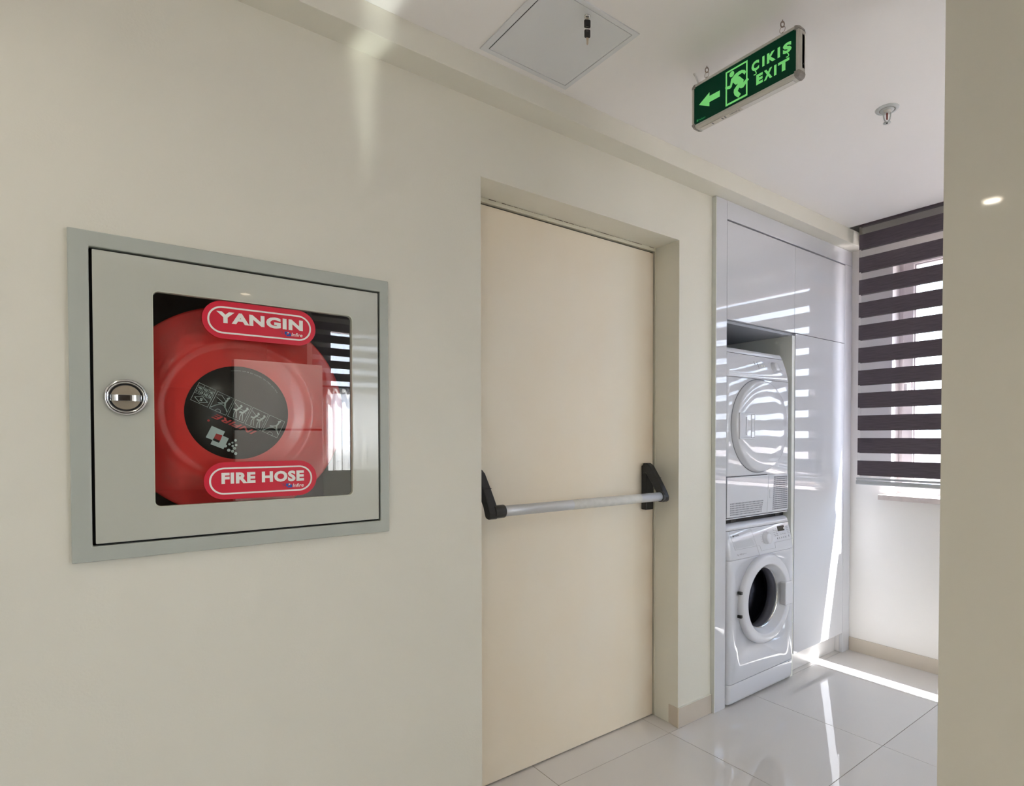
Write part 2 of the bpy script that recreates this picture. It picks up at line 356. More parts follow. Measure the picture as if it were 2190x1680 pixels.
# ---- fire door
dr = thing('door_1', 'cream painted fire door with panic bar in a deep recess', 'door', (1.46, YD, 0), kind='structure')
box('leaf', 'door', (.994, 1.9478, YD, YD+.05, .006, 2.0665), dr, .001)
box('gap_seal', 'rubber', (.985, 1.9562, YD+.012, YD+.045, .0005, 2.076), dr)
mb = MB(); o_ = [(.976, .001), (.976, 2.089), (1.972, 2.089), (1.972, .001)]; i_ = [(.990, .001), (.990, 2.0735), (1.9545, 2.0735), (1.9545, .001)]
for k in range(3):
    q = [o_[k], o_[k+1], i_[k+1], i_[k]]; mb.prism(q, XZ, YD-.006, YD+.07)
mb.build('door_frame', 'frame', dr, .001)
crk = MB()                                                # paint cracks along the frame joint
x = 1.09
while x < 1.95:
    w = random.uniform(.015, .06)
    if random.random() < .75: crk.box(x, x+w, YD-.0066, YD-.0058, 2.0865, 2.0865+random.choice((.0008, .001, .0022)))
    x += w+.004
z = 2.07
while z > .2:
    w = random.uniform(.02, .08)
    if random.random() < .6: crk.box(1.9693, 1.9703, YD-.0066, YD-.0058, z-w, z)
    z -= w+random.uniform(.005, .12)
crk.build('paint_crack', mat('crack_shadow', (.16, .12, .08), .8), dr, kind='stuff')
pb = MB().tube([(1.040, 1.648, 1.001), (1.872, 1.648, 1.001)], .0185, 24).build('push_bar', 'alu', dr, label='aluminium panic bar on black lever arms')
MB().tube([(1.375, 1.648, 1.001), (1.735, 1.648, 1.001)], .0188, 24, caps=False).build('worn_label', 'tape', pb)
box('bracket_plate', 'black', (1.873, 1.921, 1.738, YD, .934, 1.128), pb, .004)
box('bracket_plate', 'black', (.996, 1.042, 1.738, YD, .934, 1.128), pb, .004)
arm = [(.012, 1.138), (.034, 1.139), (.052, 1.128), (.086, 1.083), (.112, 1.046), (.130, 1.018), (.139, .999), (.137, .983), (.125, .976), (.106, .980), (.100, .992), (.092, 1.014), (.066, 1.050), (.040, 1.082), (.030, 1.096), (.012, 1.09)]
for x0, x1 in ((1.868, 1.900), (1.012, 1.046)):
    MB().prism([(YD-d, z) for d, z in arm], YZ, x0, x1).build('lever_arm', 'black', pb, .005, 3)
    c = (x0-.010, x0+.006) if x0 > 1.5 else (x1-.012, x1+.030)
    MB().tube([(c[0], 1.648, 1.001), (c[1], 1.648, 1.001)], .0225, 24).build('collar', 'black', pb, .002)
    sq = MB().box(x0-.0004, x1+.0004, YD-.091, YD-.078, 1.0765, 1.0785); sq.build('joint_line', 'rubber', pb)

# ================================================================== FIRE HOSE CABINET
FY = 1.613
fc = thing('fire_hose_cabinet', 'grey-green metal fire hose cabinet with glazed door set in wall', 'cabinet', (.306, WY, .979))
mb = MB(); ring_prism(mb, [(-.048, .979), (.660, .979), (.660, 1.698), (-.048, 1.698)], [(-.0125, 1.0125), (.6345, 1.0125), (.6345, 1.6645), (-.0125, 1.6645)], XZ, FY, WY+.02); mb.build('flange', 'greyf', fc, .0022, 3)
mb = MB(); X0, X1, Z0, Z1, YA, YZ_ = -.030, .644, .997, 1.680, WY+.021, 1.86
mb.box(X0, X1, YZ_-.002, YZ_, Z0, Z1); mb.box(X0, X0+.002, YA, YZ_, Z0, Z1); mb.box(X1-.002, X1, YA, YZ_, Z0, Z1); mb.box(X0, X1, YA, YZ_, Z0, Z0+.002); mb.box(X0, X1, YA, YZ_, Z1-.002, Z1)
mb.build('body', 'inner', fc, weld=False)
do = rrect(-.0070, .6285, 1.0175, 1.6590, .002, 6); di = rrect(.100, .556, 1.090, 1.5865, .012, 6)
mb = MB(); ring_prism(mb, do, di, XZ, FY, FY+.018); fd = mb.build('door', 'grey', fc, .001)
MB().prism(rrect(.093, .563, 1.083, 1.5935, .012), XZ, FY+.0095, FY+.0135).build('glass_pane', 'glass', fd)
mb = MB(); ring_prism(mb, rrect(.0995, .5565, 1.0895, 1.587, .012), rrect(.1015, .5545, 1.0915, 1.585, .012), XZ, FY-.0004, FY+.014); mb.build('edge_bead', mat('pale_edge', (.52, .55, .46), .4), fd)
# latch
LX, LZ = .0495, 1.34
lf = lambda c, s, t: (LX+c, FY-t, LZ+s)
la = MB().lathe([(.0405, 0), (.0405, .0045), (.0388, .0080), (.0340, .0088), (.0312, .0070), (.0304, .0004)], lf, 48).build('latch_ring', 'chrome', fd, label='round chrome turn latch')
MB().lathe([(.0305, .0003), (.0270, .0004)], lf, 40).build('latch_well', 'rubber', fd)
MB().lathe([(.0275, .0003), (.0272, .0016), (.0262, .0020), (.0001, .0012)], lf, 40).build('latch_cup', 'steel', fd)
gp = []
for i in range(17):
    a = -1+2*i/16; gp.append((LX+.0288*a, FY-.0024-.0072*(1-abs(a)**3)))
mb = MB(); q = gp+[(x, y+.0022) for x, y in reversed(gp)]
mb.prism(q, XY, LZ-.0085, LZ+.0055); mb.build('latch_grip', 'chrome', fd, .0006)
# hinge: knuckles down the right-hand gap
kn = None
for k in range(46):
    z = 1.03+k*.0137
    if kn is None: kn = MB().tube([(0, 0, 0), (0, 0, .0115)], .0019, 8).build('hinge_knuckle', 'greyf', fc); kn.location = Vector((.6315, FY+.003, z))-Vector(OFF[fc.name])
    else: share(kn, 'hinge_knuckle', fc, Vector((.6315, FY+.003, z))-Vector(OFF[fc.name]))
box('hinge_gap', 'rubber', (-.0125, .6345, FY+.019, FY+.0205, 1.0125, 1.0175), fc); box('hinge_gap', 'rubber', (-.0125, .6345, FY+.019, FY+.0205, 1.6590, 1.6645), fc)
box('hinge_gap', 'rubber', (-.0125, -.0070, FY+.019, FY+.0205, 1.0125, 1.6645), fc); box('hinge_gap', 'rubber', (.6285, .6345, FY+.019, FY+.0205, 1.0125, 1.6645), fc)
# the two red signs stuck on the glass
def small_logo(sg, x, z, s):
    y = FY-.0022
    lg = MB(); lg.box(x, x+.0085*s, y, y+.0004, z+.0025*s, z+.0095*s); lg.build('logo_square', 'blue', sg)
    MB().box(x+.0035*s, x+.0135*s, y-.0002, y+.0002, z-.0005*s, z+.0065*s).build('logo_square', 'blue', sg)
    MB().box(x+.0045*s, x+.0085*s, y-.0004, y, z+.0028*s, z+.0062*s).build('logo_square', 'sred', sg)
    MB().box(x+.0062*s, x+.0092*s, y-.0005, y, z+.006*s, z+.0085*s).build('logo_square', 'white', sg)
    d = MB()
    for (a, b, r) in ((-.0105, .0105, .0007), (-.0085, .009, .0007), (-.006, .0095, .0009), (-.0072, .0065, .0008), (-.0045, .0075, .0009), (-.006, .004, .0008), (-.003, .0045, .0009), (-.0052, .0015, .0006)):
        d.prism(circle(x+a*s, z+b*s, r*s, 8), XZ, y, y+.0003)
    d.build('logo_dots', 'navy', sg, kind='stuff')
    text('logo_lettering', 'Infire', 'white', sg, (0, y, 0), (1, 0, 0), (0, 0, 1), (x+.0150*s, x+.0395*s, z, z+.0085*s), .012, .15)
for wrd, zc, tz in (('YANGIN', 1.5365, (1.5285, 1.5565)), ('FIRE HOSE', 1.1445, (1.1365, 1.1645))):
    sg = MB().prism(rrect(.1975, .4575, zc-.0455, zc+.0455, .045, 12), XZ, FY-.0016, FY+.0005).build('warning_sign', 'sred', fc, label='red rounded sign reading '+wrd+' in white letters')
    b = MB(); ring_prism(b, rrect(.2085, .4460, zc-.0335, zc+.0325, .0325, 12), rrect(.2125, .4420, zc-.0295, zc+.0285, .0285, 12), XZ, FY-.0022, FY-.0010); b.build('sign_border', 'white', sg)
    text('lettering', wrd, 'white', sg, (0, FY-.0023, 0), (1, 0, 0), (0, 0, 1), (.2275 if wrd[0] == 'Y' else .2345, .4255, *tz), .05, 0, 1.10)
    small_logo(sg, .381, tz[0]-.0155, 1.1)

# hose reel inside (a thing of its own)
RX, RZ = .2865, 1.3175
rl = thing('hose_reel', 'red hose reel with black round label behind cabinet glass', 'hose reel', (RX, 1.76, RZ))
rf = lambda c, s, t: (RX+c, t, RZ+s)
MB().lathe([(.0001, 1.672), (.128, 1.672), (.140, 1.6725), (.158, 1.6745), (.165, 1.6742), (.174, 1.6722), (.182, 1.6725), (.196, 1.6765), (.215, 1.6825), (.235, 1.688), (.252, 1.6905), (.262, 1.6895), (.2665, 1.6895), (.268, 1.692), (.266, 1.698), (.258, 1.700), (.10, 1.700)], rf, 96).build('flange', 'red', rl)
MB().lathe([(.0001, 1.844), (.262, 1.844), (.267, 1.848), (.262, 1.852), (.0001, 1.852)], rf, 64).build('flange', 'red', rl)
MB().lathe([(.10, 1.700), (.10, 1.844)], rf, 40).build('drum', 'red', rl)
hs = MB()
for i in range(5):
    for kk in range(4): hs.lathe([(.125+.027*kk+.0125*math.cos(a*math.pi/4), 1.716+.0265*i+.0125*math.sin(a*math.pi/4)) for a in range(9)], rf, 40)
hs.build('hose', 'black', rl)
ds = MB().lathe([(.1185, 1.6718), (.1185, 1.6708), (.0001, 1.6708)], lambda c, s, t: (RX-.003+c, t, RZ-.004+s), 72).build('label_disc', 'disc', rl, label='round black label with white pictograms and red lettering')
# art on the disc: points measured on plane 1.66, pushed out to 1.6708
KS = 1.6708/1.66; YL = 1.6704
def dp(p): return (p[0]*KS, YL, 1.25+(p[1]-1.25)*KS)
def stroke(mb, pts, w, closed=False):
    n = len(pts); rng = range(n if closed else n-1)
    for i in rng:
        a, b = Vector(pts[i]), Vector(pts[(i+1) % n]); d = (b-a)
        if d.length < 1e-6: continue
        d.normalize(); nn = Vector((-d.y, d.x))*w/2; a2, b2 = a-d*w*.4, b+d*w*.4
        mb.add([dp(q) for q in (a2+nn, b2+nn, b2-nn, a2-nn)], [(0, 1, 2, 3)])
UA, VA = Vector((-.9063, .4226)), Vector((-.4226, -.9063))
def quad_pts(c): return [Vector(p) for p in c]
bx = [quad_pts(((.1958, 1.3848), (.2321, 1.3678), (.2129, 1.3253), (.1775, 1.3427)))]
bx.append(quad_pts(((.2357, 1.3655), (.2718, 1.3482), (.2525, 1.3063), (.2168, 1.3233))))
for t in (1, 2): 
    dlt = Vector((.0396, -.0188))*t; bx.append([p+dlt for p in bx[1]])
bx.append(quad_pts(((.3546, 1.3092), (.3909, 1.2919), (.3712, 1.2496), (.3354, 1.2670))))
for k, q in enumerate(bx):
    mb = MB(); stroke(mb, q, .0008, True)
    L = lambda u, v: q[2]+(q[3]-q[2])*u+(q[1]-q[2])*v       # local: u right, v down as read the right way up is flipped
    A = lambda u, v: q[0]+(q[1]-q[0])*(1-u)+(q[3]-q[0])*(v)   # u to reader's right, v up (print is upside down)
    if k == 0:
        stroke(mb, [A(0, .14), A(1, .14)], .0006); stroke(mb, [A(0, .34), A(1, .34)], .0006); stroke(mb, [A(.33, 0), A(.33, .34)], .0006); stroke(mb, [A(.66, 0), A(.66, .34)], .0006)
        stroke(mb, [A(0, .56), A(1, .56)], .0006); stroke(mb, [A(.12, .78), A(.5, .95), A(.88, .78), A(.5, .61)], .0012, True)
    elif k in (1, 4):
        m_ = k == 4
        arc = [A(.5+.46*math.cos(math.pi*t/12), 1.0-.52*math.sin(math.pi*t/12)) for t in range(13)]
        arc = [A(.05+.9*t/12, .98-.42*math.sin(math.pi*(.15+.8*t/12))) for t in range(13)]
        stroke(mb, arc, .0022); stroke(mb, [A(.5+.15*math.cos(math.pi*t/8), .98-.13*math.sin(math.pi*t/8)) for t in range(9)], .0009)
        stroke(mb, [A(.25, .62), A(.35, .40), A(.30, .22)], .0038); stroke(mb, [A(.35, .40), A(.55, .50), A(.7, .55)], .0024); stroke(mb, [A(.32, .15), A(.26, .09)], .0045)
        if not m_: stroke(mb, [A(.35, .3), A(.7, .1), A(.9, .16)], .0010); stroke(mb, [A(.5, .42), A(.92, .30)], .0010)
    else:
        for dx, sc in ((.0, 1), (.38, .9)):
            stroke(mb, [A(.18+dx, .30), A(.30+dx, .50), A(.46+dx, .52)], .0044*sc); stroke(mb, [A(.30+dx, .50), A(.22+dx, .72), A(.14+dx, .9)], .0018*sc); stroke(mb, [A(.34+dx, .50), A(.36+dx, .74), A(.30+dx, .92)], .0018*sc)
            stroke(mb, [A(.14+dx, .22), A(.18+dx, .18)], .0048*sc)
        stroke(mb, [A(.1, .5), A(.3, .38), A(.6, .36), A(.95, .18)], .0011)
    mb.build('pictogram', 'pale', ds, weld=False)
    if k == 0:
        o = q[1]; uu = (q[0]-q[1])/(q[0]-q[1]).length*1; vv = (q[2]-q[1])/(q[2]-q[1]).length
        ur = -(q[1]-q[0]).normalized(); 
        def t3(s, a0, a1, b0, b1):
            w, h = (q[1]-q[0]).length, (q[3]-q[0]).length
            O = q[0]+(q[1]-q[0]); text('lettering', s, 'pale', ds, dp(O), (ur.x, 0, ur.y), ((q[3]-q[0]).normalized().x, 0, (q[3]-q[0]).normalized().y), (a0*w, a1*w, b0*h, b1*h), .03)
        t3('TS EN 671-1', .05, .95, .38, .52); t3('20m', .06, .28, .18, .30); t3('25m', .39, .61, .18, .30); t3('30m', .72, .94, .18, .30); t3('S', .42, .58, .70, .87)
ur, vr = UA, VA
text('lettering', 'INFIRE', 'redp', ds, dp((.3235, 1.2665)), (ur.x, 0, ur.y), (vr.x, 0, vr.y), (0, .1085, 0, .0125), .02, .35)
MB().prism([(c[0]*KS, 1.25+(c[1]-1.25)*KS) for c in circle(.2150, 1.2925, .0028, 12)], XZ, YL, YL+.0002).build('lettering', 'redp', ds)
for nm, pts, m, dy in (('logo_square', ((.2218, 1.2795), (.2506, 1.2651), (.2381, 1.2371), (.2086, 1.2510)), 'pale', 0), ('logo_square', ((.2448, 1.2555), (.2589, 1.2480), (.2468, 1.2211), (.2185, 1.2339), (.2229, 1.2439), (.2381, 1.2371)), 'pale', .0001),
                       ('logo_square', ((.2229, 1.2439), (.2260, 1.2490), (.2397, 1.2421), (.2368, 1.2370)), 'disc', -.0002), ('logo_square', ((.2311, 1.2605), (.2449, 1.2555), (.2396, 1.2421), (.2259, 1.2488)), 'redp', -.0003)):
    MB().prism([(c[0]*KS, 1.25+(c[1]-1.25)*KS) for c in pts], XZ, YL+dy, YL+dy+.0002).build(nm, m, ds)
for (a, b), r in zip(((.2740, 1.2432), (.2667, 1.2375), (.2602, 1.2336), (.2752, 1.2310), (.2672, 1.2288), (.2513, 1.2290), (.2715, 1.2229), (.2585, 1.2183), (.2671, 1.2155), (.2740, 1.2098)), (.0031, .0024, .0029, .0030, .0028, .0036, .0037, .0038, .0035, .0037)):
    MB().prism([(c[0]*KS, 1.25+(c[1]-1.25)*KS) for c in circle(a, b, r, 14)], XZ, YL, YL+.0002).build('logo_dot', 'pale', ds)
msg = 'FIRE HOSE REELS AND CABINETS FOR EN 671 COUNTRIES'; n_ = len(msg)
for i, ch in enumerate(msg):
    if ch == ' ': continue
    a = math.radians(32+(98-32)*i/(n_-1)); c = Vector((.2812+.1075*math.cos(a), 1.3124+.1075*math.sin(a)))
    u_ = Vector((-math.sin(a), math.cos(a))); v_ = Vector((-math.cos(a), -math.sin(a)))
    w_ = .0017 if ch not in 'I1' else .0005
    text('lettering', ch, 'pale', ds, dp(c), (u_.x, 0, u_.y), (v_.x, 0, v_.y), (-w_/2, w_/2, -.0013, .0013), 0)

# ================================================================== LAUNDRY CABINET
PF = 1.605
lc = thing('laundry_cabinet', 'tall white gloss built-in cabinet around the stacked laundry machines', 'cabinet', (2.8, PF, 0))
box('side_panel', 'edge', (2.1795, 2.183, PF, WY+.55, 0, ZB-.001), lc)
box('filler_panel', 'gloss', (2.183, 2.2615, PF, PF+.018, 0, ZB-.001), lc, .0012)
box('top_filler', 'gloss', (2.2625, 3.470, PF, PF+.018, 2.2435, ZB-.001), lc, .0012)
box('end_stile', 'gloss', (3.3865, 3.470, PF, PF+.018, 0, 2.2425), lc, .0012)
for nm, d in (('upper_door', (2.2635, 2.8425, PF, PF+.018, 1.7915, 2.2355)), ('upper_door', (2.8445, 3.3845, PF, PF+.018, 1.7915, 2.2355)), ('tall_door', (2.8535, 3.3845, PF, PF+.018, .1135, 1.7885))): box(nm, 'gloss', d, lc, .0012)
box('plinth', 'plinth', (2.8535, 3.3865, 1.648, 1.664, 0, .112), lc, .001)
box('niche_side', 'edge', (2.8265, 2.8520, PF+.0035, 2.20, 0, 1.7765), lc, .001)
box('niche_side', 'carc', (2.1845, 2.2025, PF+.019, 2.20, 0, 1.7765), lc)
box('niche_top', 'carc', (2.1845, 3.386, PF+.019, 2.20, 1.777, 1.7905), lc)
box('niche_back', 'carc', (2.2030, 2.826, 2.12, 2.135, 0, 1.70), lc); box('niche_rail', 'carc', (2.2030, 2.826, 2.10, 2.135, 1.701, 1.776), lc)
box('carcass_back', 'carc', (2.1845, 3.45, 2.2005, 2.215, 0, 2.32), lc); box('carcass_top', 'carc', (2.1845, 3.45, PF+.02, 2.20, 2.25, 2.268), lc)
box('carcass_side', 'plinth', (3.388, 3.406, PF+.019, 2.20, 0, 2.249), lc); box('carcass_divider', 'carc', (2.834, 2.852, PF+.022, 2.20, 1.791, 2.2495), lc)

# ================================================================== machines
def loft(levels, x0, x1, yb, r, n=7):
    """levels: (z, front_y, x_inset)"""
    mb = MB(); rings = []
    for z, yf, ins in levels:
        a, b = x0+ins, x1-ins; ring = [(b, yb, z)]
        for i in range(n+1):
            t = math.pi/2*i/n; ring.append((b-r+r*math.cos(t), yf+r-r*math.sin(t), z))
        for i in range(n+1):
            t = math.pi/2*i/n; ring.append((a+r-r*math.sin(t), yf+r-r*math.cos(t), z))
        ring.append((a, yb, z)); rings.append(ring)
    m = len(rings[0]); v = [p for g in rings for p in g]
    mb.add(v, [(k*m+i, k*m+(i+1) % m, (k+1)*m+(i+1) % m, (k+1)*m+i) for k in range(len(rings)-1) for i in range(m)], True)
    mb.add(rings[0], [tuple(range(m-1, -1, -1))]); mb.add(rings[-1], [tuple(range(m))])
    return mb
def ydisc(mb, prof, cx, cz, n=64, **k): return mb.lathe(prof, lambda c, s, t: (cx+c, t, cz+s), n, **k)
# ---- washing machine
wm = thing('washing_machine', 'white front-loading washing machine standing below the dryer', 'washing machine', (2.542, 1.86, 0))
wx0, wx1 = 2.2645, 2.8215
DX, DZ = 2.545, .468
bd = loft([(.108, 1.5875, 0), (.40, 1.5855, 0), (.6815, 1.5865, 0)], wx0, wx1, 2.10, .022).build('body', 'appl', wm, .0015)
ct_ = ydisc(MB(), [(.205, 1.5), (.205, 1.80)], DX, DZ, cap0=True, cap1=True).build('cutter', 'appl')
ct_.location = (0, 0, 0); bd_off = Vector(OFF[wm.name])
for v in ct_.data.vertices: v.co -= Vector((0, 0, 0))
bpy.context.view_layer.update(); cut(bd, [ct_]); 
loft([(.014, 1.5945, .001), (.03, 1.5895, .0005), (.1055, 1.5875, 0)], wx0, wx1, 2.05, .022).build('kick_panel', 'appl', wm, .0015)
cpz = [(.683, 1.5855, -.0005), (.70, 1.588, -.0005), (.76, 1.5985, 0), (.8135, 1.6105, .001)]
cp = loft(cpz, wx0, wx1, 2.10, .024).build('control_panel', 'appl', wm, .001)
loft([(.8155, 1.611, .001), (.830, 1.614, .002), (.840, 1.621, .004), (.8465, 1.634, .008)], wx0, wx1, 2.10, .026).build('top_cover', 'appl', wm, .001)
def cpy(z):
    for (z0, a, _), (z1, b, _) in zip(cpz, cpz[1:]):
        if z0 <= z <= z1: return a+(b-a)*(z-z0)/(z1-z0)
    return cpz[-1][1]
CP = lambda d: (lambda p, t: (p[0], cpy(p[1])-d+t, p[1]))
def panel_line(pts, w, m, parent, nm='seam', d=.0006, closed=False):
    mb = MB(); n = len(pts)
    for i in range(n if closed else n-1):
        (xa, za), (xb, zb) = pts[i], pts[(i+1) % n]; dx, dz = xb-xa, zb-za; L = math.hypot(dx, dz); nx, nz = -dz/L*w/2, dx/L*w/2
        k = max(1, int(L/.02))
        for j_ in range(k):
            a, b = j_/k, (j_+1)/k
            q = [(xa+dx*a+nx, za+dz*a+nz), (xa+dx*b+nx, za+dz*b+nz), (xa+dx*b-nx, za+dz*b-nz), (xa+dx*a-nx, za+dz*a-nz)]
            mb.prism(q, CP(d), 0, .0008)
    return mb.build(nm, m, parent, weld=False)
sm = mat('seam_shadow', (.34, .35, .38), .6)
dw = panel_line([(2.292, .809), (2.465, .809), (2.491, .727), (2.316, .727)], .0012, sm, cp, closed=True)
panel_line([(2.491, .727), (2.5045, .6845)], .001, sm, cp); panel_line([(2.491, .727), (2.516, .727), (2.525, .700), (2.648, .700), (2.648, .726), (2.812, .728), (2.80, .806)], .0009, sm, cp)
def cpquad(nm, m, x0, x1, z0, z1, parent, d=.0012, sk=0, bevel=0):
    mb = MB().prism([(x0, z0), (x1, z0), (x1-sk, z1), (x0-sk, z1)], CP(d), 0, .002); return mb.build(nm, m, parent, bevel)
hr = MB(); ring_prism(hr, [(2.318, .730), (2.476, .730), (2.464, .766), (2.308, .766)], [(2.322, .733), (2.472, .733), (2.461, .763), (2.312, .763)], CP(.0012), 0, .003); hr.build('drawer_handle', 'applm', cp)
cpquad('drawer_recess', mat('recess_grey', (.50, .52, .56), .4), 2.322, 2.472, .733, .763, cp, .0006, .010)
kf = lambda c, s, t: (2.579+c, cpy(.757)-t+.19*s, .757+s)
MB().lathe([(.030, 0), (.030, .003), (.0265, .005), (.0250, .019), (.022, .0215), (.0001, .0225)], kf, 36).build('dial', 'applm', cp)
tk = MB()
for i in range(16):
    a = 2*math.pi*i/16+.1; r0, r1 = .0345, .0345+random.choice((.008, .011, .013))
    if -1.9 < a-2*math.pi*(a > math.pi) < -1.3: continue
    (xa, za), (xb, zb) = ((2.579+r0*math.cos(a), .757+r0*math.sin(a)*.86), (2.579+r1*math.cos(a), .757+r1*math.sin(a)*.86))
    sx_ = 1 if math.cos(a) > 0 else -1
    tk.prism([(xa, za-.0006), (xa+sx_*random.uniform(.008, .014), za-.0006), (xa+sx_*random.uniform(.008, .014), za+.0006), (xa, za+.0006)], CP(.0006), 0, .0005)
tk.build('dial_marks', mat('pale_mark', (.36, .36, .38), .5), cp, weld=False, kind='stuff')
dsp = cpquad('display', 'led', 2.692, 2.752, .7765, .8015, cp, .0012, -.000)
cpquad('display_tab', 'white', 2.744, 2.754, .784, .791, cp, .0016)
bt = MB(); lb = MB()
for i in range(5): bt.prism(rrect(2.677+.0185*i, 2.690+.0185*i, .7395, .7475, .002, 3), CP(.003), 0, .004)
bt.prism(rrect(2.782, 2.795, .742, .752, .002, 3), CP(.003), 0, .004); bt.build('button', 'applm', cp, .0006, kind='stuff')
for i in range(5):
    for xx in (2.655, 2.675): lb.prism(circle(xx+.004*i*.6, .7915-.0085*i, .0018, 8), CP(.0007), 0, .0006); lb.prism([(xx-.010+.0024*i, .7910-.0085*i), (xx-.004+.0024*i, .7910-.0085*i), (xx-.004+.0024*i, .7922-.0085*i), (xx-.010+.0024*i, .7922-.0085*i)], CP(.0007), 0, .0006)
    lb.prism(circle(2.770+.003*i, .7945-.0085*i, .0018, 8), CP(.0007), 0, .0006); lb.prism([(2.775+.003*i, .7938-.0085*i), (2.785+.003*i, .7938-.0085*i), (2.785+.003*i, .795-.0085*i), (2.775+.003*i, .795-.0085*i)], CP(.0007), 0, .0006)
for i in range(3): lb.prism(circle(2.715+.0185*i, .7605, .0018, 8), CP(.0007), 0, .0006)
lb.build('indicator_print', 'mark', cp, weld=False, kind='stuff')
def cptext(s, x0, x1, z0, z1, shear=0, off=0, m='mark'):
    y0 = cpy(z0)-.0014; text('lettering', s, m, cp, (0, y0, 0), (1, 0, 0), (0, (cpy(z1)-cpy(z0))/(z1-z0), 1), (x0, x1, z0, z1), off, shear) if False else \
    text('lettering', s, m, cp, (0, y0, z0), (1, 0, 0), (0, (cpy(z1)-cpy(z0))/(z1-z0), 1), (x0, x1, 0, z1-z0), off, shear)
MB().prism([(2.311, .7905), (2.3165, .796), (2.322, .7905), (2.3165, .785)], CP(.0012), 0, .0006).build('logo_mark', 'black', cp)
cptext('arçelik', 2.325, 2.362, .7855, .7975, 0, .01); cptext('7kg 1000 A+++', 2.322, 2.398, .6985, .7075, .2)
text('lettering', 'A+++', 'mark', bd, (2.772, 1.5855, .094), (1, 0, 0), (0, 0, 1), (0, .010, 0, .005), .01) if False else None
MB().box(2.772, 2.784, 1.5862, 1.5875, .0995, .1025).build('catch_mark', 'mark', wm)
# porthole door
pd = ydisc(MB(), [(.2165, 1.5875), (.2165, 1.578), (.2135, 1.568), (.207, 1.5625), (.200, 1.561), (.176, 1.5595), (.1695, 1.5605), (.166, 1.564), (.149, 1.597), (.1455, 1.601), (.1455, 1.612)], DX, DZ, 96).build('porthole_door', 'applm', wm)
ydisc(MB(), [(.1462, 1.598), (.1435, 1.5995), (.1415, 1.604)], DX, DZ, 72).build('chrome_rim', 'chrome', pd)
ydisc(MB(), [(.1425, 1.602), (.138, 1.625), (.128, 1.650), (.118, 1.664), (.09, 1.672), (.0001, 1.675)], DX, DZ, 72).build('glass_bowl', 'bowl', pd)
MB().prism(rrect(2.684, 2.752, .412, .527, .006), XZ, 1.553, 1.585).build('door_handle', 'applm', pd, .004)
for zt in (.529, .420): MB().box(DX-.2215, DX-.2085, 1.5655, 1.5835, zt-.0065, zt+.0065).build('hinge_tab', 'black', pd)
ydisc(MB(), [(.204, 1.5885), (.204, 1.598), (.17, 1.604), (.15, 1.612), (.149, 1.66), (.165, 1.668)], DX, DZ, 64).build('gasket', 'gasket', wm)
dm = ydisc(MB(), [(.150, 1.672), (.158, 1.680), (.204, 1.690), (.204, 1.797), (.0001, 1.799)], DX, DZ, 64).build('drum', 'drum', wm)
for a in (.6, 2.7, 4.8):
    mb = MB(); c, s = math.cos(a), math.sin(a)
    mb.prism([(-.03, .200), (.03, .200), (.012, .155), (-.012, .155)], lambda p, t: (DX+p[1]*c-p[0]*s, t, DZ+p[1]*s+p[0]*c), 1.695, 1.797); mb.build('paddle', 'drum', dm, .004)
# ---- tumble dryer
td = thing('tumble_dryer', 'white tumble dryer stacked on top of the washing machine', 'dryer', (2.53, 1.86, .849))
tx0, tx1 = 2.2645, 2.8035
TF = 1.6085
loft([(.8765, TF-.001, 0), (1.30, TF-.002, 0), (1.531, TF-.001, 0)], tx0, tx1, 2.10, .020).build('body', 'appl', td, .001)
loft([(.8675, TF+.003, 0), (.8705, TF-.002, -.001), (.8748, TF-.001, -.001)], tx0, tx1, 2.09, .020).build('base_rim', 'appl', td, .001)
tz = [(1.5325, TF-.0035, -.001), (1.56, TF, 0), (1.60, TF+.010, .002), (1.6475, TF+.026, .004)]
cpz_w = cpz; cpz = tz
tp = loft(tz, tx0, tx1, 2.10, .026).build('control_panel', 'appl', td, .001)
loft([(1.6495, TF+.027, .004), (1.664, TF+.031, .006), (1.672, TF+.036, .009), (1.6765, TF+.050, .016)], tx0, tx1, 2.10, .03).build('top_cover', 'appl', td, .001)
tkf = lambda c, s, t: (2.672+c, cpy(1.602)-t+.3*s, 1.602+s)
MB().lathe([(.0250, 0), (.0250, .004), (.0225, .006), (.0215, .020), (.0195, .0225), (.0001, .0225)], tkf, 32).build('dial', 'applm', tp)
MB().prism(rrect(2.727, 2.7445, 1.588, 1.6045, .006, 4), CP(.004), 0, .005).build('start_button', 'applm', tp, .0008)
mk = MB()
for x, z in ((2.507, 1.6155), (2.531, 1.6155), (2.5085, 1.6065), (2.5325, 1.607), (2.5345, 1.5975), (2.5365, 1.588)): mk.prism(circle(x, z, .0032, 8), CP(.0007), 0, .0006)
mk.build('indicator_print', 'mark', tp, weld=False, kind='stuff')
mk = MB()
for i in range(12):
    a = 2*math.pi*i/12; x, z = 2.672+.042*math.cos(a), 1.602+.032*math.sin(a)
    mk.prism([(x-.005, z-.0005), (x+.005, z-.0005), (x+.005, z+.0005), (x-.005, z+.0005)], CP(.0006), 0, .0005)
mk.build('dial_marks', mat('faint_mark', (.44, .44, .47), .5), tp, weld=False, kind='stuff')
for i in range(2): MB().prism(rrect(2.558+.02*i, 2.571+.02*i, 1.5985, 1.6035, .0015, 3), CP(.0025), 0, .003).build('button', 'white', tp)
y0 = cpy(1.634)-.0015
text('lettering', 'arçelik', 'mark', tp, (0, y0, 1.634), (1, 0, 0), (0, .36, 1), (2.266, 2.302, 0, .008), .008)
cpz = cpz_w
